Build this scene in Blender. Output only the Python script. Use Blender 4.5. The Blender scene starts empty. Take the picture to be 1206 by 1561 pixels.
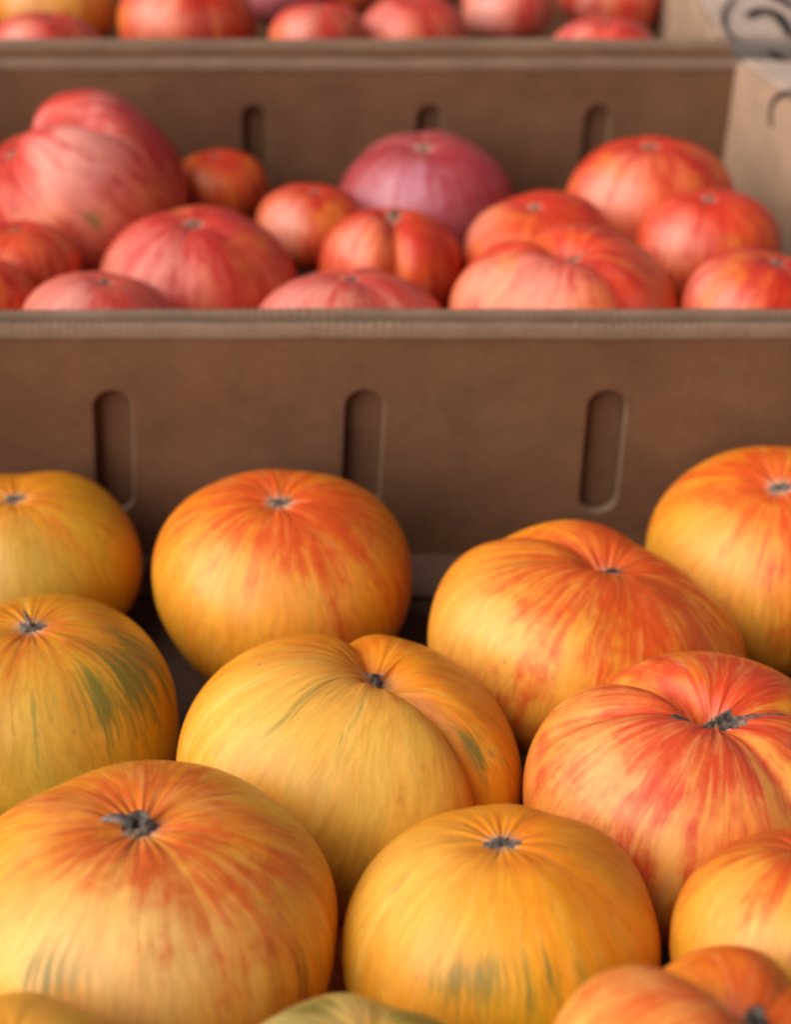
import bpy, bmesh, math, random
import numpy as np
from mathutils import Vector, Matrix, geometry
scene = bpy.context.scene
COL = scene.collection

# ------------------------------------------------------------------ camera
cam_data = bpy.data.cameras.new('camera')
cam = bpy.data.objects.new('camera', cam_data); COL.objects.link(cam)
cam.location = (0, 0, .389)
cam.rotation_euler = (math.radians(90 - 35), 0, 0)
cam_data.sensor_fit = 'HORIZONTAL'; cam_data.sensor_width = 36; cam_data.lens = 67.8
cam_data.clip_start = .01; cam_data.clip_end = 60
cam_data.dof.use_dof = True
cam_data.dof.focus_distance = .43
cam_data.dof.aperture_fstop = 10.5
scene.camera = cam

# ------------------------------------------------------------------ daylight: bright open shade, light from the left
SUN_EL, SUN_AZ = math.radians(36), math.radians(-116)       # azimuth from +Y, clockwise seen from above: left and a little toward us
world = bpy.data.worlds.new('World'); scene.world = world; world.use_nodes = True
wn = world.node_tree; wn.nodes.clear()
sky = wn.nodes.new('ShaderNodeTexSky'); sky.sky_type = 'NISHITA'; sky.sun_disc = False
sky.sun_elevation = SUN_EL; sky.sun_rotation = SUN_AZ; sky.air_density = 1.0; sky.dust_density = 4.0
bg = wn.nodes.new('ShaderNodeBackground'); bg.inputs['Strength'].default_value = .052
wo = wn.nodes.new('ShaderNodeOutputWorld')
wn.links.new(sky.outputs[0], bg.inputs[0]); wn.links.new(bg.outputs[0], wo.inputs[0])
sun_data = bpy.data.lights.new('sun', 'SUN'); sun_data.energy = 4.2; sun_data.angle = math.radians(80); sun_data.color = (1, .97, .92)
sun = bpy.data.objects.new('sun', sun_data); COL.objects.link(sun)
sd = Vector((math.sin(SUN_AZ)*math.cos(SUN_EL), math.cos(SUN_AZ)*math.cos(SUN_EL), math.sin(SUN_EL)))
sun.location = sd*3; sun.rotation_euler = sd.to_track_quat('Z', 'Y').to_euler()
scene.view_settings.view_transform = 'Standard'; scene.view_settings.look = 'None'
scene.view_settings.exposure = .23; scene.view_settings.gamma = 1
scene.cycles.filter_width = 2.2
scene.cycles.max_bounces = 6
scene.cycles.sample_clamp_indirect = 4


# ------------------------------------------------------------------ helpers
def link(name, me, mat=None, parent=None, kind=None):
    o = bpy.data.objects.new(name, me); COL.objects.link(o)
    if mat is not None: me.materials.append(mat)
    if parent is not None: o.parent = parent
    if kind: o['kind'] = kind
    return o

def mesh(name, verts, faces, smooth=False):
    me = bpy.data.meshes.new(name); me.from_pydata(verts, [], faces); me.update()
    if smooth: me.polygons.foreach_set('use_smooth', [True]*len(me.polygons))
    return me

def bm_mesh(name, bm, smooth=False):
    bmesh.ops.recalc_face_normals(bm, faces=bm.faces)
    me = bpy.data.meshes.new(name); bm.to_mesh(me); bm.free()
    if smooth: me.polygons.foreach_set('use_smooth', [True]*len(me.polygons))
    return me


class Nodes:
    """small wrapper for writing shader graphs"""
    def __init__(self, name):
        self.mat = bpy.data.materials.new(name); self.mat.use_nodes = True
        self.t = self.mat.node_tree; self.bsdf = self.t.nodes['Principled BSDF']
    def add(self, kind, **kw):
        n = self.t.nodes.new(kind)
        for k, v in kw.items(): setattr(n, k, v)
        return n
    def put(self, sock, v):
        if isinstance(v, bpy.types.NodeSocket): self.t.links.new(v, sock)
        elif v is not None:
            if isinstance(v, (tuple, list)) and len(v) == 3 and sock.type == 'RGBA': v = (*v, 1)
            sock.default_value = v
    def math(self, op, a, b=None, clamp=False):
        n = self.add('ShaderNodeMath', operation=op, use_clamp=clamp); self.put(n.inputs[0], a)
        if b is not None: self.put(n.inputs[1], b)
        return n.outputs[0]
    def ramp(self, v, lo, hi, a=0., b=1.):
        n = self.add('ShaderNodeMapRange', interpolation_type='SMOOTHSTEP')
        for i, q in enumerate((v, lo, hi, a, b)): self.put(n.inputs[i], q)
        return n.outputs[0]
    def mix(self, f, a, b, blend='MIX'):
        n = self.add('ShaderNodeMix', data_type='RGBA', blend_type=blend)
        self.put(n.inputs[0], f); self.put(n.inputs[6], a); self.put(n.inputs[7], b)
        return n.outputs[2]
    def noise(self, vec, scale, detail=3., rough=.55, w=None):
        n = self.add('ShaderNodeTexNoise', noise_dimensions='3D' if w is None else '4D')
        self.put(n.inputs['Vector'], vec); self.put(n.inputs['Scale'], scale); self.put(n.inputs['Detail'], detail); self.put(n.inputs['Roughness'], rough)
        if w is not None: self.put(n.inputs['W'], w)
        return n.outputs[0]
    def vmul(self, v, k):
        n = self.add('ShaderNodeVectorMath', operation='MULTIPLY'); self.put(n.inputs[0], v); n.inputs[1].default_value = k
        return n.outputs[0]
    def bump(self, h, strength, dist, normal=None):
        n = self.add('ShaderNodeBump'); self.put(n.inputs['Height'], h); n.inputs['Strength'].default_value = strength; n.inputs['Distance'].default_value = dist
        if normal is not None: self.put(n.inputs['Normal'], normal)
        return n.outputs[0]


# ------------------------------------------------------------------ materials
PALETTES = {   # ground colour a and b, pale tone for flesh and painted highlights, red flush, sideways share of red, red near the scar, strength of streaks
    'gold':   dict(under=0.5, a=(.64, .33, .016), b=(.72, .25, .010), pale=(.68, .46, .12), red=(.62, .12, .010), bias=-.20, streak=.8),
    'yellow': dict(under=0.45, a=(.84, .41, .013), b=(.86, .265, .008), pale=(.90, .58, .14), red=(.72, .12, .010), bias=-.20, streak=.8),
    'orange': dict(under=0.45, a=(.82, .33, .016), b=(.83, .21, .010), pale=(.88, .48, .12), red=(.66, .060, .010), bias=.02, streak=1.1),
    'vivid':  dict(a=(.88, .30, .010), b=(.88, .20, .006), pale=(.88, .44, .15), red=(.72, .085, .010), bias=-.02, streak=1.0),
    'blush':  dict(a=(.82, .32, .024), b=(.80, .17, .012), pale=(.88, .46, .18), red=(.64, .040, .014), bias=.10, streak=1.2),
    'peachy': dict(under=0.3, a=(.84, .39, .032), b=(.85, .25, .014), pale=(.90, .56, .20), red=(.66, .085, .012), bias=-.10, streak=.9),
    'green':  dict(a=(.64, .52, .110), b=(.80, .40, .040), pale=(.66, .66, .36), red=(.66, .22, .03), bias=-.30, streak=.7),
    'peach':  dict(a=(.80, .38, .060), b=(.76, .22, .020), pale=(.88, .60, .32), red=(.64, .085, .012), bias=.02, streak=.8),
    'red':    dict(olive=.55, cloud=(.80, .26, .030), a=(.76, .145, .030), b=(.65, .050, .014), pale=(.86, .39, .30), red=(.50, .020, .009), bias=.10, streak=1.4),
    'pink':   dict(olive=.45, cloud=(.78, .26, .050), a=(.74, .155, .070), b=(.63, .055, .032), pale=(.86, .42, .36), red=(.50, .020, .013), bias=.10, streak=1.4),
    'stripe': dict(olive=.12, a=(.76, .25, .17), b=(.66, .11, .07), pale=(.84, .40, .36), red=(.56, .035, .022), bias=.02, streak=1.4),
    'purple': dict(olive=.12, a=(.46, .11, .11), b=(.40, .065, .065), pale=(.62, .31, .42), red=(.36, .028, .034), bias=.05, streak=.8),
}

def skin_material(name, s):
    q = PALETTES[s['pal']]; N = Nodes(name); near = s['box'] == 1
    seed = s['seed']*1.37
    pol = N.add('ShaderNodeAttribute', attribute_name='pol').outputs['Vector']
    tint = N.add('ShaderNodeSeparateColor'); N.put(tint.inputs[0], N.add('ShaderNodeAttribute', attribute_name='tint').outputs['Color'])
    tr, tg, tp = tint.outputs
    tr = N.math('SUBTRACT', N.math('MULTIPLY', tr, 4.), 2.)
    tg = N.math('SUBTRACT', N.math('MULTIPLY', tg, 4.), 2.)
    tp = N.math('SUBTRACT', N.math('MULTIPLY', tp, 4.), 2.)
    sep = N.add('ShaderNodeSeparateXYZ'); N.put(sep.inputs[0], pol); t = sep.outputs[2]
    co = N.add('ShaderNodeTexCoord').outputs['Object']
    warp = N.add('ShaderNodeTexNoise'); N.put(warp.inputs['Vector'], co); warp.inputs['Scale'].default_value = 38; warp.inputs['Detail'].default_value = 2
    wv = N.add('ShaderNodeVectorMath', operation='MULTIPLY_ADD'); N.put(wv.inputs[0], warp.outputs['Color']); wv.inputs[1].default_value = (.16, .16, .10); N.put(wv.inputs[2], pol)
    polw = wv.outputs[0]
    broad = N.noise(N.vmul(polw, (3.4, 3.4, 1.6)), 1., 3, .55, seed)
    mid = N.noise(N.vmul(polw, (9, 9, 2.6)), 1., 4, .6, seed + 9)
    fine = N.noise(N.vmul(polw, (26, 26, 4.5)), 1., 4, .6, seed + 21)
    hair = N.noise(N.vmul(polw, (60, 60, 7)), 1., 3, .6, seed + 33)
    blot = N.noise(co, 22., 3, .5, seed + 5)
    mott = N.noise(co, 75., 4, .62, seed + 14)
    top = N.ramp(t, .04, .42, 1., 0.)
    # ground colour: warm patches, meridional
    g = N.ramp(N.math('ADD', N.math('ADD', N.math('MULTIPLY', blot, .6), N.math('MULTIPLY', broad, .5)), N.math('MULTIPLY', top, .16)), .40, .72)
    col = N.mix(g, q['a'], q['b'])
    low = N.math('MULTIPLY', N.ramp(N.math('ADD', t, N.math('MULTIPLY', N.math('SUBTRACT', mid, .5), .35)), .30, .62), q.get('under', .0))
    col = N.mix(low, col, (.62, .40, .022))
    # pale flesh in soft streaks; tp also paints highlights on the left-front sides
    pm = N.math('MULTIPLY', tp, N.math('ADD', .35, N.math('MULTIPLY', mid, 1.0)), True)
    pm = N.math('ADD', pm, N.math('MULTIPLY', N.ramp(mid, .56, .74), .35 if near else .15), True)
    col = N.mix(N.math('MULTIPLY', pm, .72 if near else .58), col, q['pale'])
    # red flush: strongest round the scar, breaking into streaks down the sides
    st = q['streak']
    r = N.math('ADD', N.math('MULTIPLY', N.math('SUBTRACT', broad, .5), .8*st), N.math('MULTIPLY', N.math('SUBTRACT', mid, .5), 1.9*st))
    r = N.math('ADD', r, N.math('MULTIPLY', N.math('SUBTRACT', fine, .5), .85*st))
    r = N.math('ADD', r, N.math('MULTIPLY', top, .62*s.get('pole_red', .45)))
    r = N.math('ADD', r, N.math('MULTIPLY', tr, .50))
    r = N.math('ADD', r, N.math('MULTIPLY', N.math('SUBTRACT', mott, .5), 1.9))
    r = N.math('ADD', r, q['bias'])
    red = N.ramp(r, -.14, .72)
    col = N.mix(N.math('MULTIPLY', red, .88), col, q['red'])
    # thin darker hairlines along the meridians
    v = N.math('MULTIPLY', N.ramp(hair, .56, .72), N.ramp(N.math('ADD', mid, N.math('MULTIPLY', top, .25)), .45, .70))
    col = N.mix(N.math('MULTIPLY', v, .20), col, tuple(c*.62 for c in q['red']))
    # uneven ripening: soft olive and rosy clouds, and a fine grain in depth of colour
    cl = N.noise(co, 34., 3, .55, seed + 60)
    col = N.mix(N.math('MULTIPLY', N.ramp(cl, .54, .74), q.get('olive', .14)), col, q.get('cloud', (.42, .27, .035)))
    col = N.mix(N.math('MULTIPLY', N.ramp(cl, .46, .28), .24), col, tuple(min(1., .5*x + .5*y) for x, y in zip(q['pale'], q['red'])))
    col = N.mix(1., col, N.mix(N.ramp(N.noise(N.vmul(polw, (22, 22, 15)), 1., 5, .7, seed + 81), .3, .7), (.84, .82, .78), (1.08, 1.08, 1.07)), 'MULTIPLY')
    mar = N.noise(N.vmul(polw, (11, 11, 8)), 1., 4, .65, seed + 90)
    col = N.mix(N.math('MULTIPLY', N.ramp(mar, .50, .72), .34 if near else .10), col, tuple(.75*x + .25*y for x, y in zip(q['pale'], q['a'])))
    # unripe green
    gm = N.math('ADD', tg, N.math('MULTIPLY', N.math('SUBTRACT', mid, .5), 1.9))
    gm = N.math('MULTIPLY', N.ramp(N.math('ADD', gm, N.math('MULTIPLY', N.math('SUBTRACT', fine, .5), 1.9)), .22, .95), N.ramp(tg, .03, .2))
    col = N.mix(N.math('MULTIPLY', gm, .85), col, (.145, .145, .022))
    # little corky specks and bruises
    vor = N.add('ShaderNodeTexVoronoi'); N.put(vor.inputs['Vector'], co); vor.inputs['Scale'].default_value = 150
    sp = N.math('MULTIPLY', N.ramp(vor.outputs['Distance'], .06, .16, 1., 0.), N.ramp(N.noise(co, 45., 2, .5, seed + 50), .56, .66))
    col = N.mix(N.math('MULTIPLY', sp, .5), col, (.30, .17, .06))
    br = N.ramp(N.noise(N.vmul(polw, (16, 16, 14)), 1., 3, .6, seed + 70), .69, .78)
    col = N.mix(N.math('MULTIPLY', br, .30), col, (.16, .12, .04))
    # tan cork fading out round the scar
    ring = N.ramp(N.math('ADD', t, N.math('MULTIPLY', N.math('SUBTRACT', fine, .5), .10)), .022, .062, 1., 0.)
    col = N.mix(N.math('MULTIPLY', ring, .75), col, (.50, .33, .20))
    b = N.bsdf
    N.put(b.inputs['Base Color'], col)
    N.put(b.inputs['Roughness'], N.ramp(N.math('ADD', N.math('MULTIPLY', blot, .5), N.math('MULTIPLY', fine, .5)), .35, .65, .32, .46))
    b.inputs['Specular IOR Level'].default_value = .30
    b.inputs['Subsurface Weight'].default_value = .03
    b.inputs['Subsurface Radius'].default_value = (1., .35, .12)
    b.inputs['Subsurface Scale'].default_value = .006
    nb = N.bump(N.math('ADD', mid, N.math('MULTIPLY', fine, .4)), .14, .0006)
    nb = N.bump(N.noise(co, 900., 2), .06, .0003, nb)
    N.put(b.inputs['Normal'], nb)
    return N.mat

def cork_material(name, dark=1.):
    N = Nodes(name); co = N.add('ShaderNodeTexCoord').outputs['Object']
    n1 = N.noise(co, 420., 5, .7); n2 = N.noise(co, 130., 3, .6)
    col = N.mix(N.ramp(n1, .35, .68), (.05*dark, .035*dark, .028*dark), (.29*dark, .215*dark, .165*dark))
    col = N.mix(N.ramp(n2, .55, .75), col, (.035, .025, .02))
    N.put(N.bsdf.inputs['Base Color'], col); N.bsdf.inputs['Roughness'].default_value = .85
    N.put(N.bsdf.inputs['Normal'], N.bump(n1, .8, .0015))
    return N.mat

def card_material(name, base):
    N = Nodes(name); co = N.add('ShaderNodeTexCoord').outputs['Object']
    fib = N.noise(N.vmul(co, (260, 260, 900)), 1., 4, .65)
    cloud = N.noise(co, 28., 4, .6)
    flute = N.add('ShaderNodeTexWave', wave_type='BANDS', bands_direction='X'); N.put(flute.inputs['Vector'], co)
    flute.inputs['Scale'].default_value = 52; flute.inputs['Distortion'].default_value = .6; flute.inputs['Detail'].default_value = 1
    lo = tuple(c*.84 for c in base); hi = tuple(min(1, c*1.16) for c in base)
    col = N.mix(N.ramp(N.math('ADD', N.math('MULTIPLY', fib, .50), N.math('MULTIPLY', cloud, .60)), .38, .72), lo, hi)
    speck = N.ramp(N.noise(co, 700., 2, .5), .66, .74)
    col = N.mix(N.math('MULTIPLY', speck, .35), col, tuple(c*.45 for c in base))
    scuff = N.ramp(N.noise(N.vmul(co, (14, 14, 60)), 1., 5, .7), .60, .78)
    col = N.mix(N.math('MULTIPLY', scuff, .22), col, tuple(min(1, c*1.5 + .03) for c in base))
    N.put(N.bsdf.inputs['Base Color'], col); N.bsdf.inputs['Roughness'].default_value = .82
    N.bsdf.inputs['Specular IOR Level'].default_value = .25
    h = N.math('ADD', N.math('MULTIPLY', flute.outputs['Fac'], .12), N.math('MULTIPLY', fib, .5))
    N.put(N.bsdf.inputs['Normal'], N.bump(h, .14, .0006, N.bump(N.noise(N.vmul(co, (9, 9, 16)), 1., 3, .5), .35, .008)))
    return N.mat

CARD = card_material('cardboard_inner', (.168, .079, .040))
CARD_TOP = card_material('cardboard_fold', (.205, .124, .080))
CARD_FLOOR = card_material('cardboard_shaded_floor', (.075, .040, .024))  # floor colour darkened to stand in for shade between the tomatoes
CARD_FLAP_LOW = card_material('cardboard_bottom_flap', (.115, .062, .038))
CARD_CUT = card_material('cardboard_cut_edge', (.20, .125, .078))
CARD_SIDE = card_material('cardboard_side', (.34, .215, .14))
CORK = cork_material('dry_cork'); STEM = cork_material('dry_stem', 1.05)
ink = Nodes('dark_print'); ic = ink.add('ShaderNodeTexCoord').outputs['Object']
ink.put(ink.bsdf.inputs['Base Color'], ink.mix(ink.ramp(ink.noise(ic, 300., 3), .4, .7), (.018, .013, .012), (.05, .035, .03))); ink.bsdf.inputs['Roughness'].default_value = .8; ink.bsdf.inputs['Specular IOR Level'].default_value = .1
tab = Nodes('table_wood'); tc = tab.add('ShaderNodeTexCoord').outputs['Object']
tw = tab.noise(tab.vmul(tc, (3, 60, 60)), 1., 5, .6)
tab.put(tab.bsdf.inputs['Base Color'], tab.mix(tab.ramp(tw, .3, .7), (.17, .12, .085), (.32, .25, .19))); tab.bsdf.inputs['Roughness'].default_value = .7

# ------------------------------------------------------------------ setting
me = mesh('table_top', [(-1.6, -.5, -.03), (1.6, -.5, -.03), (1.6, 1.9, -.03), (-1.6, 1.9, -.03), (-1.6, -.5, -.004), (1.6, -.5, -.004), (1.6, 1.9, -.004), (-1.6, 1.9, -.004)],
          [(0, 3, 2, 1), (4, 5, 6, 7), (0, 1, 5, 4), (1, 2, 6, 5), (2, 3, 7, 6), (3, 0, 4, 7)])
link('table_top', me, tab.mat, kind='structure')


# ------------------------------------------------------------------ cardboard boxes
def slot_loop(cx, z0, z1, r, lean=0., n=10):
    up = [(cx + r*math.cos(a), z1 - r + r*math.sin(a)) for a in [math.pi*k/n for k in range(n + 1)]]
    dn = [(cx + r*math.cos(a), z0 + r + r*math.sin(a)) for a in [math.pi + math.pi*k/n for k in range(n + 1)]]
    return [(x - lean*(z1 - z), z) for x, z in up + dn]

def slotted_panel(x0, x1, z1, thick, slots, bev=.0006):
    """A sheet in the xz plane, y from 0 to thick, with die-cut slots whose front edges are slightly crushed."""
    bm = bmesh.new()
    def sheet(y, grow):
        loops = [[(x0, 0), (x1, 0), (x1, z1), (x0, z1)]] + [slot_loop(cx, a - grow, b + grow, r + grow, ln) for cx, a, b, r, ln in slots]
        rings, flat = [], []
        for lp in loops:
            vs = [bm.verts.new((x, y, z)) for x, z in lp]; rings.append(vs); flat += vs
        for tri in geometry.tessellate_polygon([[Vector((x, z, 0)) for x, z in lp] for lp in loops]):
            try: bm.faces.new([flat[i] for i in tri])
            except ValueError: pass
        return rings
    def ring(lp, y): return [bm.verts.new((x, y, z)) for x, z in lp]
    def bridge(a, b, mi=0):
        for i in range(len(a)): bm.faces.new((a[i], a[(i + 1) % len(a)], b[(i + 1) % len(a)], b[i])).material_index = mi
    fr = sheet(0, bev); bk = sheet(thick, 0)
    bridge(fr[0], bk[0])
    for (cx, a, b, r, ln), f_, k_ in zip(slots, fr[1:], bk[1:]):
        m = ring(slot_loop(cx, a, b, r, ln), bev); bridge(f_, m, 1); bridge(m, k_, 1)
    return bm_mesh('slotted_panel', bm)

def board(p0, p1, z0, z1, thick, name, lean=0.):
    """An upright sheet from plan point p0 to p1; its thickness goes to the left of the direction of travel."""
    d = Vector((p1[0] - p0[0], p1[1] - p0[1])).normalized(); n = Vector((-d.y, d.x))*thick
    q = [(p0[0], p0[1]), (p1[0], p1[1]), (p1[0] + n.x, p1[1] + n.y), (p0[0] + n.x, p0[1] + n.y)]
    bm = bmesh.new()
    lo = [bm.verts.new((x, y, z0)) for x, y in q]; hi = [bm.verts.new((x, y, z1)) for x, y in q]
    bm.faces.new(lo[::-1]); bm.faces.new(hi)
    for i in range(4): bm.faces.new((lo[i], lo[(i + 1) % 4], hi[(i + 1) % 4], hi[i]))
    bmesh.ops.bevel(bm, geom=bm.edges[:], offset=.0006, segments=1, affect='EDGES')
    return bm_mesh(name, bm)

def fold_strip(x0, x1, y0, y1, z, seed, rise=None, name='rim_fold'):
    """The folded-over top of a wall: a rounded strip that wavers slightly along its length."""
    rg = random.Random(seed); n, m = 900, 7; w = (y1 - y0)/2; rise = rise or w
    ph = [rg.uniform(0, 6.3) for _ in range(6)]
    vs, fs = [], []
    for i in range(n + 1):
        x = x0 + (x1 - x0)*i/n
        dz = .0002*math.sin(x*31 + ph[0]) + .00012*math.sin(x*83 + ph[1]) + .00008*math.sin(x*240 + ph[2]) + .00007*math.sin(x*1900 + 3*math.sin(x*90 + ph[4]))*(1 + math.sin(x*57 + ph[2]))
        dy = .0003*math.sin(x*23 + ph[3]) + .0001*math.sin(x*140 + ph[5])
        for k in range(m):
            a = math.pi*k/(m - 1)
            c = -math.cos(a); s = math.sin(a)
            vs.append((x, (y0 + y1)/2 + dy + w*math.copysign(abs(c)**.7, c), z - .004 + (.004 + rise*s**.8 if 0 < k < m - 1 else 0) + dz))
    for i in range(n):
        for k in range(m - 1): a = i*m + k; fs.append((a, a + 1, a + m + 1, a + m))
    fs.append(tuple(range(m))[::-1]); fs.append(tuple(n*m + k for k in range(m)))
    me = mesh(name, vs, fs); me.polygons.foreach_set('use_smooth', [True]*(len(fs) - 2) + [False]*2)
    return me

def shifted(me, v):
    me.transform(Matrix.Translation(v)); return me

def make_box(label, xl, xr, yf, yb, zt_f, zt_b, slots, plan_right, tilt=0., pivot=(0, 0, 0), zoff=0., seed=1, back_fold=(.0062, .0025), front_fold=.0036, flap=None):
    root = bpy.data.objects.new('cardboard_box', None); COL.objects.link(root)
    root['label'] = label; root['category'] = 'cardboard box'; root['group'] = 'cardboard tomato boxes in a row'
    root.location = (pivot[0], pivot[1], pivot[2] + zoff); root.rotation_euler = (tilt, 0, 0); root.empty_display_size = .05
    off = Vector((-pivot[0], -pivot[1], -pivot[2]))
    def P(name, me, mat): return link(name, shifted(me, off), mat, root)
    xb = plan_right[0][0]
    # back wall: die-cut inner sheet, plain outer sheet, fold on top
    P('slotted_panel', shifted(slotted_panel(xl, xb, zt_b - .003, .0038, slots), Vector((0, yb, 0))), CARD).data.materials.append(CARD_CUT)
    P('outer_panel', board((xb, yb + .0062), (xl, yb + .0062), 0, zt_b - .004, -.0018, 'outer_panel'), CARD)
    P('rim_fold', fold_strip(xl, xb, yb - .0009, yb + .0036, zt_b - .0016, seed, .0016), CARD_TOP)
    # front wall, seen only as its folded top
    P('front_panel', board((xl, yf - .0045), (xr, yf - .0045), 0, zt_f - .004, .004, 'front_panel'), CARD)
    P('outer_panel', board((xl, yf - .0108), (xr, yf - .0108), 0, zt_f - .0032, .0056, 'outer_panel'), CARD)
    P('rim_fold', fold_strip(xl, xr, yf - front_fold, yf + .0009, zt_f - .0016, seed + 7, .0016), CARD_TOP)
    P('side_panel', board((xl, yb), (xl, yf), 0, zt_b - .001, -.004, 'side_panel'), CARD_SIDE)
    for (a, b) in zip(plan_right, plan_right[1:]):
        P('side_panel', board(a, b, 0, zt_b - .0012, .004, 'side_panel'), CARD_SIDE)
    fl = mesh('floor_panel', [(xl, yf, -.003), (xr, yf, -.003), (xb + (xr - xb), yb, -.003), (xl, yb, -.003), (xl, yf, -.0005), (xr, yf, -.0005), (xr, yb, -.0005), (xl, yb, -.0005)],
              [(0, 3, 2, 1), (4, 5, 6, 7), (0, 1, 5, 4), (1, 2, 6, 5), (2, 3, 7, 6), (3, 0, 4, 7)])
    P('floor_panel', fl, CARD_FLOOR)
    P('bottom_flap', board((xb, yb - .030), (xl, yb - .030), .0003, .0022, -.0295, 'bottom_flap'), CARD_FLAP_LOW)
    if flap:       # right top flap folded outward
        z = zt_b; w = flap
        inner = [(x + .0045, y) for x, y in plan_right]
        vs = [(x, y, z) for x, y in inner] + [(x + w, y, z - .004) for x, y in inner]
        n = len(inner); vs += [(x, y, zz - .003) for x, y, zz in vs]
        fs = []
        for i in range(n - 1):
            fs += [(i, n + i, n + i + 1, i + 1), (2*n + i, 2*n + i + 1, 3*n + i + 1, 3*n + i), (i, i + 1, 2*n + i + 1, 2*n + i), (n + i, 3*n + i, 3*n + i + 1, n + i + 1)]
        fs += [(0, 2*n, 3*n, n), (n - 1, 2*n - 1, 4*n - 1, 3*n - 1)]
        P('top_flap', mesh('top_flap', vs, fs), CARD_FLAP)
    return root

CARD_FLAP = card_material('cardboard_flap', (.46, .33, .26))

def stroke(root, pts, width, normal, name='printed_mark'):
    """One inked stroke: a thin ribbon of print lying on the board."""
    nv = Vector(normal).normalized(); P = [Vector(p) for p in pts]; vs, fs = [], []
    fine = []
    for i in range(len(P) - 1):                      # Catmull-Rom through the points
        a = P[max(0, i - 1)]; b = P[i]; c = P[i + 1]; d = P[min(len(P) - 1, i + 2)]
        for k in range(6):
            t = k/6; fine.append(.5*((2*b) + (c - a)*t + (2*a - 5*b + 4*c - d)*t*t + (3*b - a - 3*c + d)*t**3))
    fine.append(P[-1])
    for i, p in enumerate(fine):
        d = (fine[min(len(fine) - 1, i + 1)] - fine[max(0, i - 1)]).normalized(); s = nv.cross(d).normalized()
        w = width/2*(.65 + .35*math.sin(math.pi*min(1, max(0, i/(len(fine) - 1)))))
        for off in (s*w + nv*.0005, -s*w + nv*.0005, s*w + nv*.0002, -s*w + nv*.0002): vs.append(p + off)
    for i in range(len(fine) - 1):
        a, b = i*4, i*4 + 4
        fs += [(a, a + 1, b + 1, b), (a + 2, b + 2, b + 3, a + 3), (a, b, b + 2, a + 2), (a + 1, a + 3, b + 3, b + 1)]
    me = mesh(name, vs, fs)
    bpy.context.view_layer.update()
    me.transform(root.matrix_world.inverted())
    return link(name, me, ink.mat, root)

box_near = make_box('nearest brown cardboard box holding the yellow and orange tomatoes, three slots in its back wall', -.275, .225, .140, .5215, .118, .1135,
    [(-.1146, .0240, .0835, .0078, .085), (-.0122, .0240, .0838, .0078, .055), (.0862, .0238, .0836, .0078, .005), (-.2085, .024, .0835, .0078, .03), (.180, .024, .0836, .0078, 0)],
    [(.225, .5215), (.225, .140)], seed=3)
box_mid = make_box('middle cardboard box of red and pink tomatoes, behind the nearest box', -.300, .218, .5405, .8235, .1128, .1115,
    [(-.080, .028, .0850, .0070, .02), (.0193, .028, .0850, .0070, .02), (.1148, .028, .0850, .0070, .02), (-.178, .028, .085, .0070, .02), (-.275, .028, .085, .0070, .02)],
    [(.189, .8235), (.2165, .735), (.2165, .5405)], tilt=math.radians(1.9), pivot=(0, .5405, 0), seed=5, flap=.07)
box_far = make_box('farthest blurred cardboard box of pink and orange tomatoes at the top of the picture', -.315, .19, .8445, 1.16, .1135, .1165,
    [(-.12, .028, .0885, .0070, .02), (-.02, .028, .0885, .0070, .02), (.08, .028, .0885, .0070, .02)],
    [(.180, 1.16), (.180, .8445)], zoff=.011, seed=8, flap=.09)
bpy.context.view_layer.update()

# printed marks on the right-hand side of the two rear boxes
stroke(box_far, [(0.2055, 0.9151, 0.1285), (0.1941, 0.8871, 0.1285), (0.1884, 0.8618, 0.1285), (0.1874, 0.8376, 0.1285), (0.1915, 0.8248, 0.1285)], 0.0025, (0, 0, 1))
stroke(box_far, [(0.2038, 0.873, 0.1285), (0.2147, 0.8858, 0.1285), (0.2216, 0.8781, 0.1285), (0.2224, 0.8532, 0.1285), (0.2217, 0.8364, 0.1285)], 0.0070, (0, 0, 1))
stroke(box_far, [(0.2231, 0.9178, 0.1285), (0.2305, 0.9097, 0.1285), (0.2359, 0.891, 0.1285)], 0.0063, (0, 0, 1))
stroke(box_mid, [(0.2114, 0.84, 0.1185), (0.2151, 0.8263, 0.1185), (0.2144, 0.801, 0.1185)], 0.0070, (0, 0, 1))
stroke(box_mid, [(0.2077, 0.7592, 0.1233), (0.2038, 0.772, 0.1174), (0.202, 0.7782, 0.1102), (0.2019, 0.7785, 0.1036), (0.203, 0.7752, 0.0989)], 0.0032, (-.0885, -.0275, 0))
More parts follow.
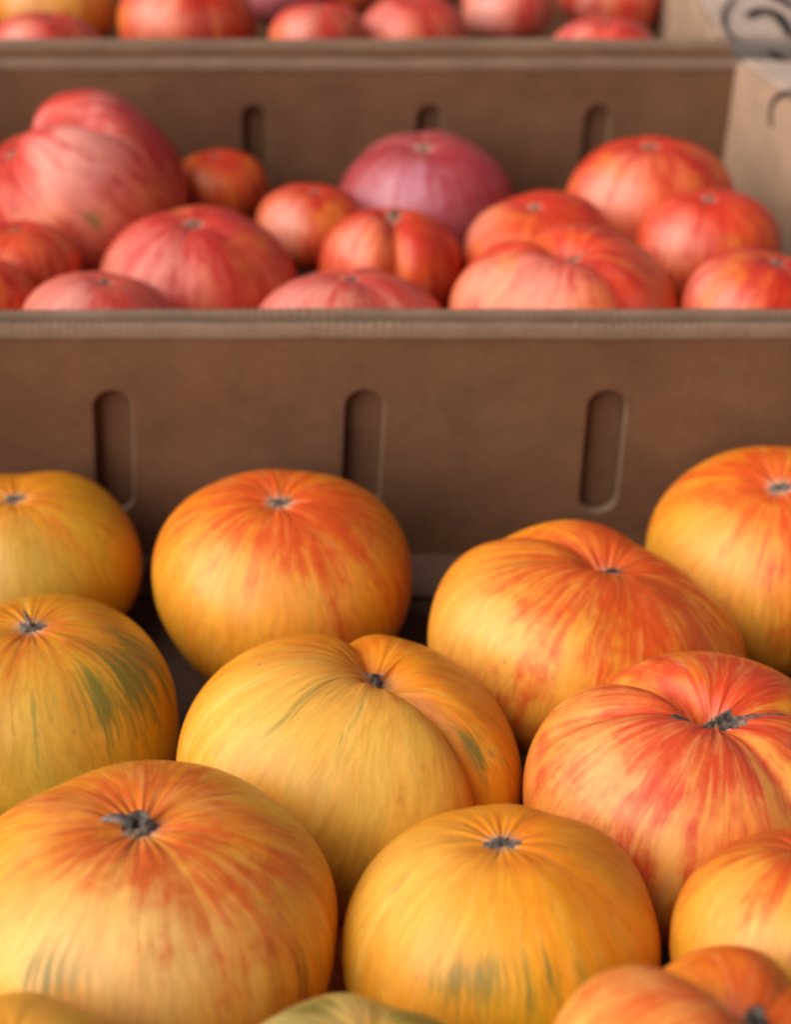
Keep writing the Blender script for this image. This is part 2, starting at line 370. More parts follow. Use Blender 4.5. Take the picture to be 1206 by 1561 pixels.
# ------------------------------------------------------------------ tomatoes
def tomato_grid(s, nu, nv):
    """Skin of one tomato as a polar grid round its own stem axis: (points [nv,nu,3], theta, phi); widest radius about 1."""
    th = np.linspace(0, 2*np.pi, nu, endpoint=False)[None, :]
    ph = (np.linspace(0, 1, nv)**1.08 * np.pi)[:, None]
    th = th + 0*ph; ph = ph + 0*th
    sn, cs = np.sin(ph), np.cos(ph)
    D = np.stack([sn*np.cos(th), sn*np.sin(th), cs], -1)
    n = s.get('n', 2.25); b = s.get('b', .72)
    w0 = s.get('uneven', 1.1)
    low = np.where(cs < 0, b*s.get('under', 1.0), b)
    R = 1/((sn**n + (np.abs(cs)/low)**n)**(1/n))
    rg = np.random.RandomState(s['seed'])
    # soft unevenness of the whole fruit
    for k, w in ((2, .018), (3, .014), (4, .010), (5, .008), (7, .005)):
        R = R + w*w0*rg.normal()*np.cos(k*th + rg.uniform(0, 6.3))*sn**1.5*(1 + .6*rg.normal()*cs)
    for k in range(4):
        d = rg.normal(size=3); d /= np.linalg.norm(d)
        R = R + .03*w0*rg.normal()*np.exp(3*(D@d - 1))
    for d, amp, kap in s.get('bumps', ()):
        d = np.array(d, float); d /= np.linalg.norm(d)
        R = R + amp*np.exp(kap*(D@d - 1))
    # shoulders sink to the scar, with fine pleats running out of it
    R = R - s.get('dip', .07)*np.exp(-(ph/.30)**2)
    pk = s.get('pleat', .006); m = rg.randint(9, 14)
    R = R + pk*(np.cos(m*th + 2*np.sin(2*th + rg.uniform(0, 6))) + .5*np.cos((2*m+3)*th + rg.uniform(0, 6)))*np.exp(-((ph - .2)/.22)**2)*np.minimum(1, ph/.12)
    nr = s.get('ribs', 5 + s['seed'] % 5)
    if nr:
        R = R + s.get('rib_amp', .008)*(.5 - np.sqrt(np.sin(nr/2*th + rg.uniform(0, 6) + .6*np.sin(th + rg.uniform(0, 6)))**2 + .10))*-1.2*np.exp(-((ph - .9)/.75)**2)
    for a0, w, dep, ext in s.get('creases', ()):
        dt = np.angle(np.exp(1j*(th - a0)))
        x = np.where(np.abs(dt) < np.pi/2, sn*np.sin(np.abs(dt)), 9.0)
        g = np.exp(-(np.maximum(0, ph - ext)/.35)**2)*np.minimum(1, ph/.18)
        R = R - dep*np.exp(-np.abs(x/w)**1.5)*g
    sx, sy = s.get('sx', 1), s.get('sy', 1)
    P = D*R[..., None]*np.array([sx, sy, 1.0])
    return P, th, ph


def tilt_matrix(tx, ty, spin):
    def ax(v, t):
        c, s_ = np.cos(t), np.sin(t); K = np.array([[0, -v[2], v[1]], [v[2], 0, -v[0]], [-v[1], v[0], 0]])
        return np.eye(3) + s_*K + (1 - c)*K@K
    return ax((1, 0, 0), tx)@ax((0, 1, 0), ty)@ax((0, 0, 1), spin)
TOMATOES = {
    'f1': {'box': 1, 'seed': 1, 'pal': 'gold', 'at': (-0.1471, 0.4729, 0.0332), 'size': 0.0442, 'tilt': (-0.048, -0.01), 'patches': [(0.15, -0.85, 0.5, 6, -0.3, 0.12, 0.7), (0.8, -0.22, 0.56, 5, 0, 0, -0.2), (0.51, -0.61, 0.61, 40, 0.35, 0, 0), (0.22, 0.32, 0.92, 12, 0.3, 0, 0)]},
    'f2': {'box': 1, 'seed': 2, 'pal': 'orange', 'b': 0.78, 'bumps': [((0.75, 0.75, 0.45), 0.03, 18)], 'pole_red': 0.75, 'at': (-0.044, 0.452, 0.0399), 'size': 0.0497, 'tilt': (-0.056, 0.021), 'patches': [(0.03, -0.39, 0.92, 7, 0.6, 0, 0), (0.72, -0.42, 0.56, 5, 0.25, 0, 0), (-0.48, -0.68, 0.56, 10, -0.3, 0, 0.6), (0.3, -0.81, 0.5, 10, -0.2, 0, 0.5), (-0.81, -0.57, 0.12, 6, -0.4, 0.05, 0), (0.53, -0.3, 0.79, 8, 0.4, 0, 0)]},
    'f3': {'box': 1, 'seed': 3, 'pal': 'orange', 'sx': 1.08, 'sy': 0.92, 'b': 0.7, 'dip': 0.1, 'creases': [(2.443, 0.16, 0.1, 0.9), (0.175, 0.1, 0.05, 0.5), (-2.967, 0.1, 0.05, 0.5)], 'bumps': [((-0.1, 0.75, 0.75), 0.1, 9), ((-0.7, -0.2, 0.3), 0.05, 5)], 'pole_red': 0.8, 'long': 0.5, 'at': (0.0684, 0.4069, 0.0456), 'size': 0.0509, 'tilt': (-0.181, 0.196), 'patches': [(-0.18, -0.86, 0.47, 6, 0.6, 0, 0.1), (0.32, -0.75, 0.58, 6, 0.75, 0, 0), (-0.83, -0.5, 0.25, 7, -0.5, 0, 0.8), (0.06, 0.3, 0.95, 12, 0.5, 0, 0), (-0.39, -0.39, 0.83, 10, 0.25, 0, 0), (-0.37, -0.87, 0.33, 14, -0.2, 0, 0.4)]},
    'f4': {'box': 1, 'seed': 4, 'pal': 'gold', 'b': 0.8, 'n': 2.5, 'dry_tip': 1, 'at': (-0.12, 0.3731, 0.0402), 'size': 0.0461, 'tilt': (-0.269, -0.027), 'patches': [(0.82, -0.47, 0.32, 16, -0.2, 0.4, 0), (0.53, -0.64, 0.56, 20, -0.2, 0.36, 0), (0.25, -0.92, 0.32, 5, -0.3, 0.15, 0.5), (0.17, -0.35, 0.92, 10, 0.5, 0, 0), (0.68, -0.18, 0.71, 14, 0.3, 0.25, 0), (0.86, -0.08, 0.5, 18, 0, 0.33, 0)]},
    'f5': {'box': 1, 'seed': 5, 'pal': 'orange', 'b': 0.8, 'pole_red': 0.7, 'at': (0.1471, 0.4654, 0.04), 'size': 0.0492, 'tilt': (0.069, -0.084), 'patches': [(-0.63, -0.63, 0.44, 6, -0.5, 0, 0.8), (-0.07, -0.2, 0.98, 9, 0.6, 0, 0), (-0.88, 0.16, 0.44, 8, -0.3, 0.1, 0), (-0.18, 0.21, 0.96, 12, 0.4, 0, 0)]},
    'f6': {'box': 1, 'seed': 6, 'pal': 'yellow', 'b': 0.78, 'dip': 0.11, 'creases': [(1.833, 0.11, 0.1, 1.0), (-0.663, 0.13, 0.17, 1.9)], 'bumps': [((-0.55, -0.45, 0.35), 0.09, 3.5), ((0.8, 0.25, 0.25), 0.05, 6)], 'pole_red': 0.35, 'at': (-0.0146, 0.3377, 0.0501), 'size': 0.0521, 'tilt': (-0.224, 0.229), 'patches': [(-0.07, -0.75, 0.66, 7, -0.4, 0, 0.7), (-0.62, -0.43, 0.66, 9, -0.4, 0, 0.5), (-0.36, -0.43, 0.83, 20, -0.2, 0.19, 0), (-0.35, -0.61, 0.71, 20, -0.2, 0.17, 0), (0.32, 0.22, 0.92, 8, 0.45, 0, 0), (-0.37, 0.13, 0.92, 10, 0.35, 0, 0), (0.69, -0.4, 0.61, 30, -0.2, 0.5, 0), (0.08, -0.94, 0.32, 8, 0.25, 0, 0.3), (-0.78, -0.45, 0.44, 9, -0.3, 0.1, 0.2)]},
    'f7': {'box': 1, 'seed': 7, 'pal': 'blush', 'b': 0.74, 'dip': 0.09, 'sx': 1.04, 'sy': 1.0, 'creases': [(2.304, 0.1, 0.24, 1.5), (0.262, 0.12, 0.07, 1.2), (3.107, 0.09, 0.07, 0.7), (-1.047, 0.14, 0.05, 0.9)], 'bumps': [((0.25, 0.75, 0.55), 0.1, 6), ((-0.7, 0.1, 0.4), 0.05, 5)], 'pole_red': 0.65, 'long': 1.2, 'scar': 2.0, 'at': (0.0908, 0.3146, 0.0631), 'size': 0.0481, 'tilt': (-0.086, 0.036), 'patches': [(-0.76, -0.06, 0.65, 7, -0.2, 0, 0.55), (-0.47, -0.64, 0.6, 9, -0.1, 0, 0.6), (-0.16, -0.59, 0.79, 12, 0.7, 0, 0), (-0.62, 0.0, 0.78, 12, 0.35, 0, 0), (-0.08, 0.44, 0.89, 10, 0.35, 0, 0), (-0.82, -0.55, 0.12, 8, -0.3, 0.05, 0.1), (-0.67, -0.64, 0.37, 10, 0.45, 0, 0.2), (0.22, -0.57, 0.79, 9, -0.2, 0, 0.5)]},
    'f8': {'box': 1, 'seed': 8, 'pal': 'peachy', 'b': 0.72, 'uneven': 0.35, 'n': 2.55, 'pole_red': 0.7, 'stem': 0.8, 'at': (-0.0641, 0.2513, 0.0816), 'size': 0.0488, 'tilt': (-0.181, 0.033), 'patches': [(-0.14, -0.78, 0.61, 6, -0.35, 0, 0.85), (-0.43, -0.62, 0.66, 9, -0.5, 0.12, 0), (0.06, -0.33, 0.94, 7, 0.45, 0, 0), (0.68, -0.48, 0.56, 6, 0.25, 0, 0), (0.45, -0.78, 0.44, 7, 0.5, 0, 0.15), (-0.31, -0.84, 0.44, 60, 0, 0.8, 0), (0.88, -0.41, 0.25, 16, -0.2, 0.25, 0), (-0.39, 0.0, 0.92, 8, 0.3, 0, 0), (0.28, -0.78, 0.56, 14, -0.2, 0, 0.5)]},
    'f9': {'box': 1, 'seed': 9, 'pal': 'yellow', 'b': 0.8, 'pole_red': 0.4, 'at': (0.0277, 0.2519, 0.0752), 'size': 0.041, 'tilt': (-0.301, -0.026), 'patches': [(-0.7, -0.12, 0.71, 8, -0.3, 0, 0.6), (-0.24, -0.89, 0.38, 40, -0.4, 1.0, 0), (0.24, -0.89, 0.38, 60, -0.2, 0.45, 0), (-0.02, -0.27, 0.96, 9, 0.22, 0, 0), (-0.66, -0.06, 0.75, 50, 0, 0.3, 0), (0.89, -0.42, 0.19, 40, 0, 0.4, 0), (0.51, -0.61, 0.61, 5, 0.1, 0, 0), (-0.48, -0.68, 0.56, 9, -0.3, 0.05, 0.5)]},
    'f10': {'box': 1, 'seed': 10, 'pal': 'orange', 'b': 0.8, 'pole_red': 0.7, 'at': (0.1011, 0.2416, 0.089), 'size': 0.0332, 'tilt': (-0.431, 0.03), 'patches': [(-0.66, -0.56, 0.5, 7, -0.1, 0, 0.7), (-0.36, -0.43, 0.83, 7, 0.5, 0, 0), (-0.92, -0.34, 0.19, 8, -0.4, 0.05, 0), (-0.53, -0.76, 0.38, 12, 0.2, 0, 0.5)]},
    'f11': {'box': 1, 'seed': 11, 'pal': 'vivid', 'b': 0.8, 'dip': 0.12, 'creases': [(2.199, 0.2, 0.55, 2.0), (-2.094, 0.12, 0.12, 1.2), (1.047, 0.12, 0.1, 1.0), (-0.524, 0.12, 0.1, 1.0)], 'bumps': [((0.4, 0.85, 0.45), 0.3, 5)], 'pole_red': 0.7, 'stem': 0.45, 'at': (0.063, 0.1784, 0.1126), 'size': 0.0355, 'tilt': (-0.423, 0.455), 'patches': [(-0.93, 0.0, 0.38, 6, 0.1, 0, 0.9), (-0.75, -0.07, 0.66, 14, 0.5, 0, 0), (-0.39, -0.03, 0.92, 8, 0.2, 0, 0.8), (0.27, 0.19, 0.94, 10, 0.5, 0, 0)]},
    'f12': {'box': 1, 'seed': 12, 'pal': 'green', 'b': 0.8, 'pole_red': 0.3, 'at': (-0.0085, 0.1804, 0.1), 'size': 0.0329, 'tilt': (-0.442, 0.106), 'patches': [(-0.6, 0.28, 0.75, 8, -0.4, 0.25, 0.6), (0.02, 0.27, 0.96, 20, 0.5, -0.4, 0.2), (0.43, 0.36, 0.83, 14, -0.2, 0.8, 0), (-0.36, 0.36, 0.86, 30, -0.2, 0.8, 0), (0.19, 0.41, 0.89, 30, -0.1, 0.5, 0)]},
    'f13': {'box': 1, 'seed': 13, 'pal': 'yellow', 'b': 0.8, 'pole_red': 0.2, 'at': (-0.08, 0.1831, 0.108), 'size': 0.025, 'tilt': (-0.097, 0.057), 'patches': [(0.19, 0.52, 0.83, 6, -0.1, 0, 0.5)]},
    'm1': {'box': 2, 'seed': 21, 'pal': 'pink', 'b': 0.86, 'pole_red': 0.6, 'dip': 0.14, 'creases': [(0.611, 0.1, 0.26, 1.1), (1.484, 0.16, 0.22, 1.2), (-0.349, 0.09, 0.2, 0.9), (-1.396, 0.14, 0.1, 0.9)], 'bumps': [((0.35, 0.75, 0.55), 0.1, 9), ((0.75, 0.1, 0.6), 0.07, 8)], 'long': 0.6, 'at': (-0.1662, 0.7334, 0.072), 'size': 0.0593, 'tilt': (0.005, -0.75), 'patches': [(0.64, -0.53, 0.56, 18, -0.3, 0, 0.9), (0.91, -0.16, 0.38, 24, -0.4, 0, 0.9), (0.65, -0.11, 0.75, 40, 1.0, 0, -0.5), (1.0, 0.0, -0.09, 10, 0.8, 0, -0.2), (0.96, -0.26, 0.12, 30, -0.5, 0.15, 0.2), (0.62, -0.74, 0.25, 8, 0, 0, 0.35), (0.39, 0.03, 0.92, 20, 0, 0, 0.8), (0.98, -0.09, 0.19, 12, 0.5, 0, 0), (0.42, -0.91, -0.02, 96, 0, 0.7, 0.14), (0.95, -0.26, -0.16, 10, 0.5, 0, 0), (0.48, -0.84, 0.25, 14, -0.2, 0.1, 0.54)]},
    'm2': {'box': 2, 'seed': 22, 'pal': 'red', 'at': (-0.0968, 0.7758, 0.064), 'size': 0.0268, 'tilt': (-0.048, -0.051), 'patches': []},
    'm3': {'box': 2, 'seed': 23, 'pal': 'pink', 'b': 0.76, 'ribs': 5, 'rib_amp': 0.03, 'at': (-0.0945, 0.6466, 0.066), 'size': 0.0469, 'tilt': (-0.017, 0.003), 'patches': [(-0.24, -0.66, 0.71, 9, -0.2, 0, 0.81), (0.38, -0.65, 0.66, 10, 0.7, 0, 0), (-0.81, -0.38, 0.44, 12, -0.3, 0.2, 0.41), (0.75, -0.35, 0.56, 6, 0.4, 0, 0)]},
    'm4': {'box': 2, 'seed': 24, 'pal': 'red', 'at': (-0.0432, 0.7189, 0.066), 'size': 0.0287, 'tilt': (-0.032, 0.089), 'patches': [(-0.54, -0.78, 0.32, 9, -0.6, 0, 1.3), (-0.65, -0.65, 0.38, 11, -0.5, 0, 1.08), (0.3, -0.53, 0.79, 9, 0.5, 0, 0), (0.77, 0.21, 0.61, 9, 0.5, 0, 0)]},
    'm5': {'box': 2, 'seed': 25, 'pal': 'red', 'b': 0.85, 'creases': [(-1.484, 0.2, 0.2, 2.2)], 'at': (-0.0019, 0.6679, 0.067), 'size': 0.0345, 'tilt': (-0.268, 0.032), 'patches': [(-0.56, -0.66, 0.5, 12, -0.4, 0, 1.08), (0.56, -0.66, 0.5, 6, 0.5, 0, 0)]},
    'm6': {'box': 2, 'seed': 26, 'pal': 'purple', 'b': 0.8, 'ribs': 5, 'rib_amp': 0.03, 'at': (0.0162, 0.7675, 0.054), 'size': 0.0481, 'tilt': (0.068, -0.038), 'patches': [(-0.24, -0.66, 0.71, 11, -0.3, 0, 1.22), (0.33, -0.72, 0.61, 6, 0.5, 0, 0), (-0.0, -0.05, 1.0, 20, 0.2, 0.1, 0)]},
    'm7': {'box': 2, 'seed': 27, 'pal': 'red', 'at': (0.0711, 0.6781, 0.07), 'size': 0.0379, 'tilt': (0.007, -0.137), 'patches': [(-0.79, 0.0, 0.61, 12, -0.3, 0, 1.08), (0.5, 0.0, 0.86, 10, 0.3, 0, 0)]},
    'm8': {'box': 2, 'seed': 28, 'pal': 'red', 'b': 0.72, 'dip': 0.14, 'creases': [(2.094, 0.15, 0.22, 1.2), (2.88, 0.12, 0.1, 0.7), (-1.047, 0.16, 0.05, 1.0)], 'bumps': [((0.3, 0.8, 0.5), 0.05, 6)], 'long': 0.8, 'at': (0.0756, 0.5906, 0.08), 'size': 0.0505, 'tilt': (-0.027, -0.009), 'patches': [(-0.65, -0.38, 0.66, 11, -0.3, 0.05, 1.08), (-0.19, -0.73, 0.66, 14, -0.2, 0, 0.94), (0.53, -0.53, 0.66, 5, 0.3, 0, 0), (-0.93, -0.16, 0.32, 16, -0.6, 0.25, 0.54)]},
    'm9': {'box': 2, 'seed': 29, 'pal': 'red', 'b': 0.8, 'ribs': 5, 'rib_amp': 0.03, 'at': (0.1349, 0.7428, 0.064), 'size': 0.0457, 'tilt': (-0.128, -0.059), 'patches': [(-0.56, -0.66, 0.5, 12, -0.3, 0, 1.22), (-0.26, -0.55, 0.79, 19, -0.6, 0, 0.14), (0.45, -0.54, 0.71, 6, 0.6, 0, 0)]},
    'm10': {'box': 2, 'seed': 30, 'pal': 'red', 'b': 0.82, 'at': (0.1514, 0.6631, 0.08), 'size': 0.0333, 'tilt': (-0.037, -0.111), 'patches': [(-0.66, -0.56, 0.5, 11, -0.2, 0, 1.22), (0.06, -0.7, 0.71, 6, 0.4, 0, 0)]},
    'm11': {'box': 2, 'seed': 31, 'pal': 'red', 'b': 0.8, 'at': (0.1572, 0.5766, 0.088), 'size': 0.0343, 'tilt': (-0.108, 0.206), 'patches': [(-0.91, -0.16, 0.38, 12, -0.1, 0, 1.08), (-0.14, -0.54, 0.83, 8, 0.3, 0, 0), (-0.67, -0.67, 0.32, 19, 0, 0, 0.68)]},
    'm12': {'box': 2, 'seed': 32, 'pal': 'red', 'at': (-0.1779, 0.6457, 0.079), 'size': 0.0291, 'tilt': (-0.143, 0.001), 'patches': [(0.59, -0.71, 0.38, 9, 0.3, 0, 0.14)]},
    'm13': {'box': 2, 'seed': 33, 'pal': 'red', 'at': (-0.183, 0.5932, 0.087), 'size': 0.0259, 'tilt': (-0.154, 0.073), 'patches': [(0.72, -0.42, 0.56, 8, 0.4, 0, 0)]},
    'm14': {'box': 2, 'seed': 34, 'pal': 'stripe', 'at': (-0.1279, 0.5744, 0.082), 'size': 0.0343, 'tilt': (-0.163, 0.156), 'patches': [(-0.35, -0.61, 0.71, 12, -0.3, 0, 0.94), (0.45, -0.54, 0.71, 10, 0.4, 0, 0)]},
    'm15': {'box': 2, 'seed': 35, 'pal': 'stripe', 'b': 0.74, 'ribs': 6, 'rib_amp': 0.03, 'at': (-0.0204, 0.5856, 0.068), 'size': 0.0453, 'tilt': (-0.243, 0.027), 'patches': [(-0.58, -0.48, 0.66, 12, -0.2, 0, 0.68), (0.61, -0.35, 0.71, 6, 0.5, 0, 0)]},
    'b1': {'box': 3, 'seed': 41, 'pal': 'peach', 'at': (-0.222, 0.9881, 0.1), 'size': 0.0398, 'tilt': (-0.047, 0.095), 'patches': [(-0.32, -0.89, 0.32, 9, -0.8, 0, 0.54), (0.81, -0.57, 0.12, 8, -0.1, 0, 0)]},
    'b2': {'box': 3, 'seed': 42, 'pal': 'pink', 'at': (-0.2063, 0.8808, 0.103), 'size': 0.0331, 'tilt': (-0.069, 0.13), 'patches': [(-0.48, -0.68, 0.56, 12, -0.3, 0, 1.22), (0.45, -0.54, 0.71, 12, 0.5, 0, 0)]},
    'b3': {'box': 3, 'seed': 43, 'pal': 'red', 'at': (-0.1308, 0.9511, 0.1), 'size': 0.0428, 'tilt': (-0.012, 0.095), 'patches': [(-0.46, -0.8, 0.38, 11, -0.2, 0, 1.08), (0.42, -0.72, 0.56, 7, 0.6, 0, 0), (-0.84, -0.48, 0.25, 12, -0.6, 0, 0)]},
    'b4': {'box': 3, 'seed': 44, 'pal': 'pink', 'ribs': 6, 'rib_amp': 0.03, 'at': (-0.0458, 0.9035, 0.105), 'size': 0.0301, 'tilt': (-0.088, -0.031), 'patches': [(-0.43, -0.75, 0.5, 12, -0.3, 0, 1.08)]},
    'b5': {'box': 3, 'seed': 45, 'pal': 'pink', 'at': (0.0113, 0.9347, 0.097), 'size': 0.0349, 'tilt': (-0.073, -0.014), 'patches': [(-0.61, -0.61, 0.5, 12, 0, 0, 0.94), (0.13, -0.74, 0.66, 8, 0.5, -0.1, 0)]},
    'b6': {'box': 3, 'seed': 46, 'pal': 'stripe', 'at': (0.074, 0.9893, 0.1), 'size': 0.03, 'tilt': (-0.002, -0.042), 'patches': [(-0.57, -0.81, 0.12, 16, -0.9, 0, 1.4), (0.26, -0.96, 0.12, 10, 0.7, 0, 0)]},
    'b7': {'box': 3, 'seed': 47, 'pal': 'pink', 'at': (0.1237, 0.8805, 0.1), 'size': 0.0335, 'tilt': (-0.024, 0.014), 'patches': [(-0.72, -0.33, 0.61, 12, -0.1, 0, 0.94)]},
    'b8': {'box': 3, 'seed': 48, 'pal': 'pink', 'at': (0.1453, 1.0341, 0.095), 'size': 0.0359, 'tilt': (0.076, 0.135), 'patches': [(-0.49, -0.85, 0.19, 12, -0.1, 0, 0.94), (0.64, -0.77, 0.05, 8, 0.6, 0, 0)]},
    'b9': {'box': 3, 'seed': 49, 'pal': 'purple', 'at': (-0.0769, 1.0304, 0.095), 'size': 0.0274, 'tilt': (-0.071, 0.023), 'patches': [(-0.26, -0.96, 0.12, 12, 0, 0, 0.41)]},
    'b10': {'box': 3, 'seed': 50, 'pal': 'red', 'at': (-0.0352, 1.0659, 0.091), 'size': 0.0252, 'tilt': (0.039, -0.017), 'patches': [(-0.0, -1.0, -0.02, 5, 0.5, 0, 0)]},
    'b11': {'box': 3, 'seed': 51, 'pal': 'red', 'at': (0.0333, 1.0749, 0.095), 'size': 0.0227, 'tilt': (0.052, -0.022), 'patches': [(0.08, -0.9, -0.42, 5, 0.5, 0, 0)]},
}
LABELS = {
    'f1': 'golden tomato at the left edge below the leftmost slot, greenish at its base',
    'f2': 'round orange tomato with red streaks, in front of the wall between two leftmost slots',
    'f3': 'broad orange tomato with red streaks and humped shoulder, right below the rightmost slot',
    'f4': 'golden tomato with dark green streaks and a thin dry tip on its scar',
    'f5': 'orange tomato against the cardboard at the right edge, highest in the nearest box',
    'f6': 'lobed yellow tomato with a deep crease, in the middle of the nearest box',
    'f7': 'deeply clefted orange and red tomato with a long grey scar, at the right edge',
    'f8': 'large orange tomato in front on the left with a torn dry stem stub on top',
    'f9': 'round yellow tomato in front with a green streak at its base',
    'f10': 'smooth orange tomato with thin red lines, behind the lobed one in the lower right corner',
    'f11': 'vivid orange lobed tomato in the lower right corner with a dark stem stub',
    'f12': 'pale greenish tomato, only its top showing at the bottom edge',
    'f13': 'orange tomato whose top just shows in the lower left corner',
    'm1': 'big folded pink and red tomato at the left edge of the middle box',
    'm2': 'small red tomato half hidden behind the big folded one, near the leftmost slot',
    'm3': 'wide pinkish red tomato with a grey scar, in front of the big folded tomato',
    'm4': 'peach and orange tomato between the wide pinkish red tomato and the purple one',
    'm5': 'red two lobed tomato in front of the purple tomato',
    'm6': 'purple pink tomato against the back wall below the middle slot',
    'm7': 'red tomato half hidden behind the broad one with the large pale scar',
    'm8': 'broad orange red tomato with a large pale scar, just behind the lower rim',
    'm9': 'red tomato with an orange streak against the back wall near the right corner',
    'm10': 'red tomato with a pale pink side, next to the right side wall',
    'm11': 'pink and red tomato cut by the right edge, just behind a cardboard rim',
    'm12': 'plain red tomato below the big folded one at the left edge',
    'm13': 'small red tomato in the left corner just behind the front wall',
    'm14': 'striped pink tomato, its top showing in front of the wide pinkish red one',
    'm15': 'purplish pink striped tomato, only its top showing below the two lobed one',
    'b1': 'yellow orange tomato at the top left corner of the picture',
    'b2': 'pink tomato in front of the yellow orange one in the farthest box',
    'b3': 'large orange red tomato with a pale side, second from the left in the farthest box',
    'b4': 'pale pink ribbed tomato just behind the front wall of the farthest box',
    'b5': 'pink tomato with an orange side in the middle of the farthest box',
    'b6': 'cream and red striped tomato in the farthest box, right of the pink and orange one',
    'b7': 'low pink tomato behind the blurred top rim, near the right corner of its box',
    'b8': 'pink and dark red tomato behind the low pink one near the right side',
    'b9': 'dull purple tomato beside the large orange red one at the top edge',
    'b10': 'dark red tomato at the top edge behind the pale pink ribbed one',
    'b11': 'dark red tomato at the top edge between the pink and the cream ones',
    'under': 'unseen orange tomato added under the heaped front row to darken the gaps',
    'beside': 'unseen orange tomato added along the left wall of the nearest box to block light',
    'beside_mid': 'unseen red tomato added along the left wall of the middle box to block light',
}

def axis_rot(tx, ty): return Matrix.Rotation(tx, 3, 'X') @ Matrix.Rotation(ty, 3, 'Y')

def sample(P, ph_frac, th):
    """skin point at polar angle ph (radians) and azimuth th, by interpolation on the grid"""
    nv, nu = P.shape[:2]
    i = (ph_frac/math.pi)**(1/1.08)*(nv - 1); j = (th % (2*math.pi))/(2*math.pi)*nu
    i0 = min(int(i), nv - 2); j0 = int(j) % nu; fi, fj = i - i0, j - int(j); j1 = (j0 + 1) % nu
    return (P[i0, j0]*(1 - fj) + P[i0, j1]*fj)*(1 - fi) + (P[i0 + 1, j0]*(1 - fj) + P[i0 + 1, j1]*fj)*fi

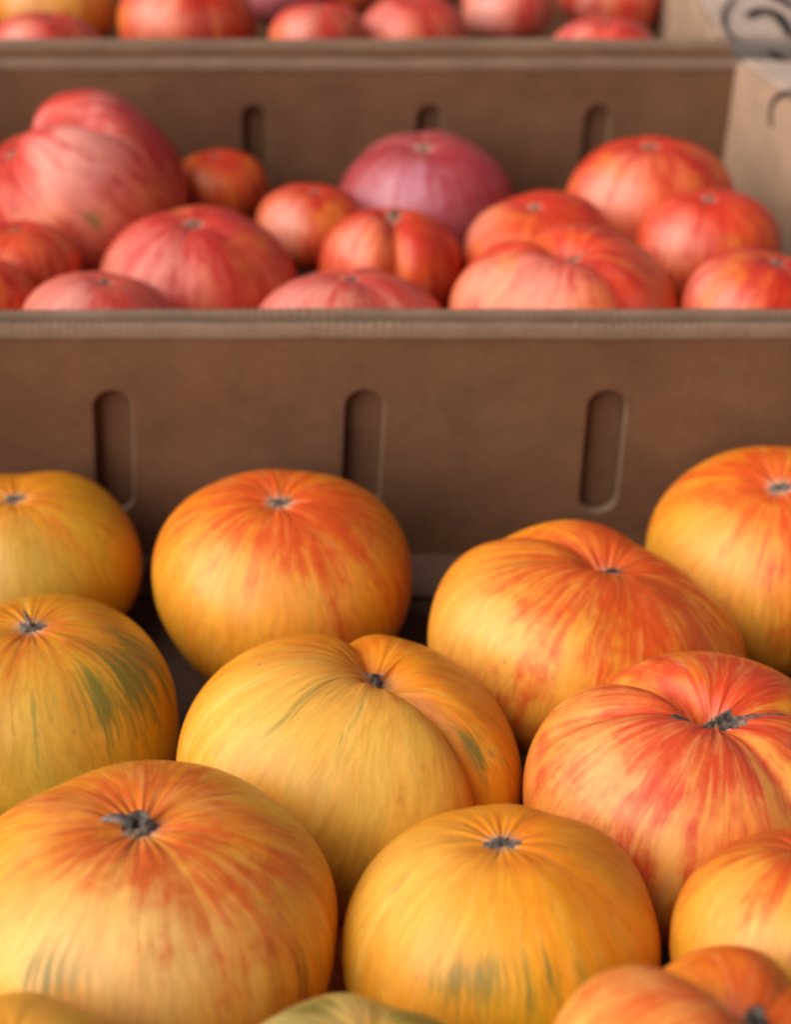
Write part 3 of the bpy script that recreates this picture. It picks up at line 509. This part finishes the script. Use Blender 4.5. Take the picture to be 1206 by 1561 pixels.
def make_tomato(key, s):
    near = s['box'] == 1
    nu, nv = (288, 168) if near and not s.get('coarse') else (128, 80)
    G, th, ph = tomato_grid(s, nu, nv)
    P = G*s['size']
    V = np.concatenate([P[0, :1], P[1:-1].reshape(-1, 3), P[-1, :1]])
    rows = nv - 2; idx = 1 + np.arange(rows*nu).reshape(rows, nu); nxt = np.roll(idx, -1, 1); last = len(V) - 1
    F = [(0, int(a), int(b)) for a, b in zip(idx[0], nxt[0])]
    F += np.stack([idx[:-1], idx[1:], nxt[1:], nxt[:-1]], -1).reshape(-1, 4).tolist()
    F += [(last, int(b), int(a)) for a, b in zip(idx[-1], nxt[-1])]
    me = mesh('tomato_skin', V.tolist(), F, True)
    # where each point sits on the fruit, and how much flush, green, pale flesh and painted highlight it gets
    pol = np.stack([np.cos(th), np.sin(th), ph/np.pi], -1)
    D = G/np.linalg.norm(G, axis=-1, keepdims=True)
    tint = np.zeros(D.shape)
    for x, y, z, kap, r_, g_, p_ in s['patches']:
        d = np.array((x, y, z)); d = d/np.linalg.norm(d)
        tint += np.exp(kap*(D@d - 1))[..., None]*np.array((r_, g_, p_))
    def flat(A): return np.concatenate([A[0].mean(0)[None], A[1:-1].reshape(-1, 3), A[-1].mean(0)[None]])
    at = me.attributes.new('pol', 'FLOAT_VECTOR', 'POINT'); at.data.foreach_set('vector', flat(pol).astype(np.float32).ravel())
    tf = np.concatenate([np.clip(flat(tint)/4 + .5, 0, 1), np.ones((len(V), 1))], 1)
    at = me.attributes.new('tint', 'FLOAT_COLOR', 'POINT'); at.data.foreach_set('color', tf.astype(np.float32).ravel())
    o = link('heirloom_tomato', me, skin_material('tomato_skin_%d' % s['seed'], s))
    o.rotation_mode = 'QUATERNION'; o.rotation_quaternion = axis_rot(*s['tilt']).to_quaternion()
    o.location = s['at']
    lab = LABELS[key]; o['label'] = lab; o['category'] = 'tomato'
    o['group'] = {1: 'ripe tomatoes in the nearest box', 2: 'tomatoes in the middle box', 3: 'tomatoes in the farthest box'}[s['box']]
    # corky scar where the stem sat, following the skin
    rg = random.Random(s['seed']); na, nr = 72, 9
    k0 = (.085*(.05/s['size']) if near else .075)*s.get('scar', 1); lg = s.get('long', 0)
    ph1, ph2, ph3 = [rg.uniform(0, 6.3) for _ in range(3)]
    vs, fs = [], []
    for a in range(na):
        t = 2*math.pi*a/na
        ext = k0*(1 + .22*math.sin(3*t + ph1) + .25*math.sin(5*t + ph2)*math.sin(2*t + ph3) + .18*rg.uniform(-1, 1))
        if near: ext *= (1 + .35*math.cos(2*t))
        for c0, amt, wd in ((.12, .40, .17), (math.pi*1.02, .20, .2)):
            dt = abs((t - c0 + math.pi) % (2*math.pi) - math.pi)
            ext += lg*amt*math.exp(-(dt/wd)**2)
        for r in range(nr):
            f = (r + .35)/(nr - .65)
            p = sample(P, ext*f, t)
            lift = .0009*(k0/ext if ext > 1.3*k0 else 1)**1.5*math.sin(math.pi*min(1, f*1.02))**.6*(1 if f < .97 else 0) + .0006*rg.uniform(-1, 1)*(1 - f)
            pit = -.0007*math.exp(-(f/.25)**2)
            vs.append((p[0], p[1], p[2] + lift + pit if f < .97 else p[2] - .0006))
    for a in range(na):
        b = (a + 1) % na
        for r in range(nr - 1): fs.append((a*nr + r, a*nr + r + 1, b*nr + r + 1, b*nr + r))
    fs.append(tuple(a*nr for a in range(na)))
    link('stem_scar', mesh('stem_scar', vs, fs, True), CORK, o)
    top = sample(P, .01, 0)
    if s.get('stem'):
        k = s['stem']
        # dried stub, torn open on top, with a sepal curling away to the left
        vs, fs = [], []; n = 14; L = 7
        for i in range(L):
            f = i/(L - 1); c = Vector((-.0015*f, .0, top[2] - .0015 + .0056*k*f)); rad = .0058*k*(1 - .30*f) + (.0012*k if f == 0 else 0)
            for j in range(n):
                a = 2*math.pi*j/n; q = rad*(1 + .16*math.sin(5*a + 1) + .08*rg.uniform(-1, 1))
                vs.append((c.x + q*math.cos(a), c.y + q*math.sin(a)*.85, c.z + .0022*k*f*math.sin(a + .6) + .0010*rg.uniform(-1, 1)*f))
        base = (L - 1)*n; L2 = L
        for i in range(1, 4):     # hollow inside
            for j in range(n):
                p = vs[base + j]; vs.append((p[0]*(1 - .22*i) - .0003*i, p[1]*(1 - .22*i), p[2] - .0021*k*i)); 
            L2 += 1
        for i in range(L2 - 1):
            for j in range(n): fs.append((i*n + j, i*n + (j + 1) % n, (i + 1)*n + (j + 1) % n, (i + 1)*n + j))
        fs.append(tuple((L2 - 1)*n + j for j in range(n)))
        link('dry_stem', mesh('dry_stem', vs, fs, True), STEM, o)
        vs, fs = [], []; n = 8; L = 12
        for i in range(L):
            f = i/(L - 1); sp = sample(P, .05 + .30*k*f, math.pi*1.02); w = .0030*k*(1 - f)**.7 + .0003
            for j in range(n):
                a = 2*math.pi*j/n
                vs.append((sp[0], sp[1] + w*math.cos(a), sp[2] + .0012 + .0022*k*math.sin(math.pi*f)*1.0 + w*.45*math.sin(a)))
        for i in range(L - 1):
            for j in range(n): fs.append((i*n + j, i*n + (j + 1) % n, (i + 1)*n + (j + 1) % n, (i + 1)*n + j))
        fs += [tuple(range(n))[::-1], tuple((L - 1)*n + j for j in range(n))]
        link('dry_sepal', mesh('dry_sepal', vs, fs, True), STEM, o)
    if s.get('dry_tip'):
        vs, fs = [], []; n = 7; L = 8
        for i in range(L):
            f = i/(L - 1); w = .0011*(1 - f)**.6 + .00015
            for j in range(n):
                a = 2*math.pi*j/n; vs.append((w*math.cos(a) - .0015*f*f, w*math.sin(a), top[2] - .0005 + .0075*f))
        for i in range(L - 1):
            for j in range(n): fs.append((i*n + j, i*n + (j + 1) % n, (i + 1)*n + (j + 1) % n, (i + 1)*n + j))
        fs.append(tuple((L - 1)*n + j for j in range(n)))
        link('dry_tip', mesh('dry_tip', vs, fs, True), STEM, o)
    return o

# unseen fruit added under the front row and at the left to block light
ADDED_UNDER = [(-.165, .300, .034, .040), (-.098, .215, .028, .033), (-.010, .262, .024, .030), (.058, .178, .030, .036), (.150, .262, .030, .036), (.140, .185, .033, .039), (-.045, .170, .028, .033), (.190, .355, .034, .040)]
ADDED_BESIDE = [(-.236, .440, .036, .044), (-.232, .350, .040, .047)]
ADDED_BESIDE_MID = [(-.252, .600, .070, .044), (-.255, .700, .080, .046)]
for k, (key, x, y, z, r) in enumerate([('under', *q) for q in ADDED_UNDER] + [('beside', *q) for q in ADDED_BESIDE] + [('beside_mid', *q) for q in ADDED_BESIDE_MID]):
    make_tomato(key, dict(seed=70 + k, b=.78, pal='red' if key == 'beside_mid' else 'orange', box=2 if key == 'beside_mid' else 1, at=(x, y, z), size=r, tilt=(.1*(k % 3), -.1*(k % 2)), patches=[], coarse=True))

for key, s in TOMATOES.items(): make_tomato(key, s)
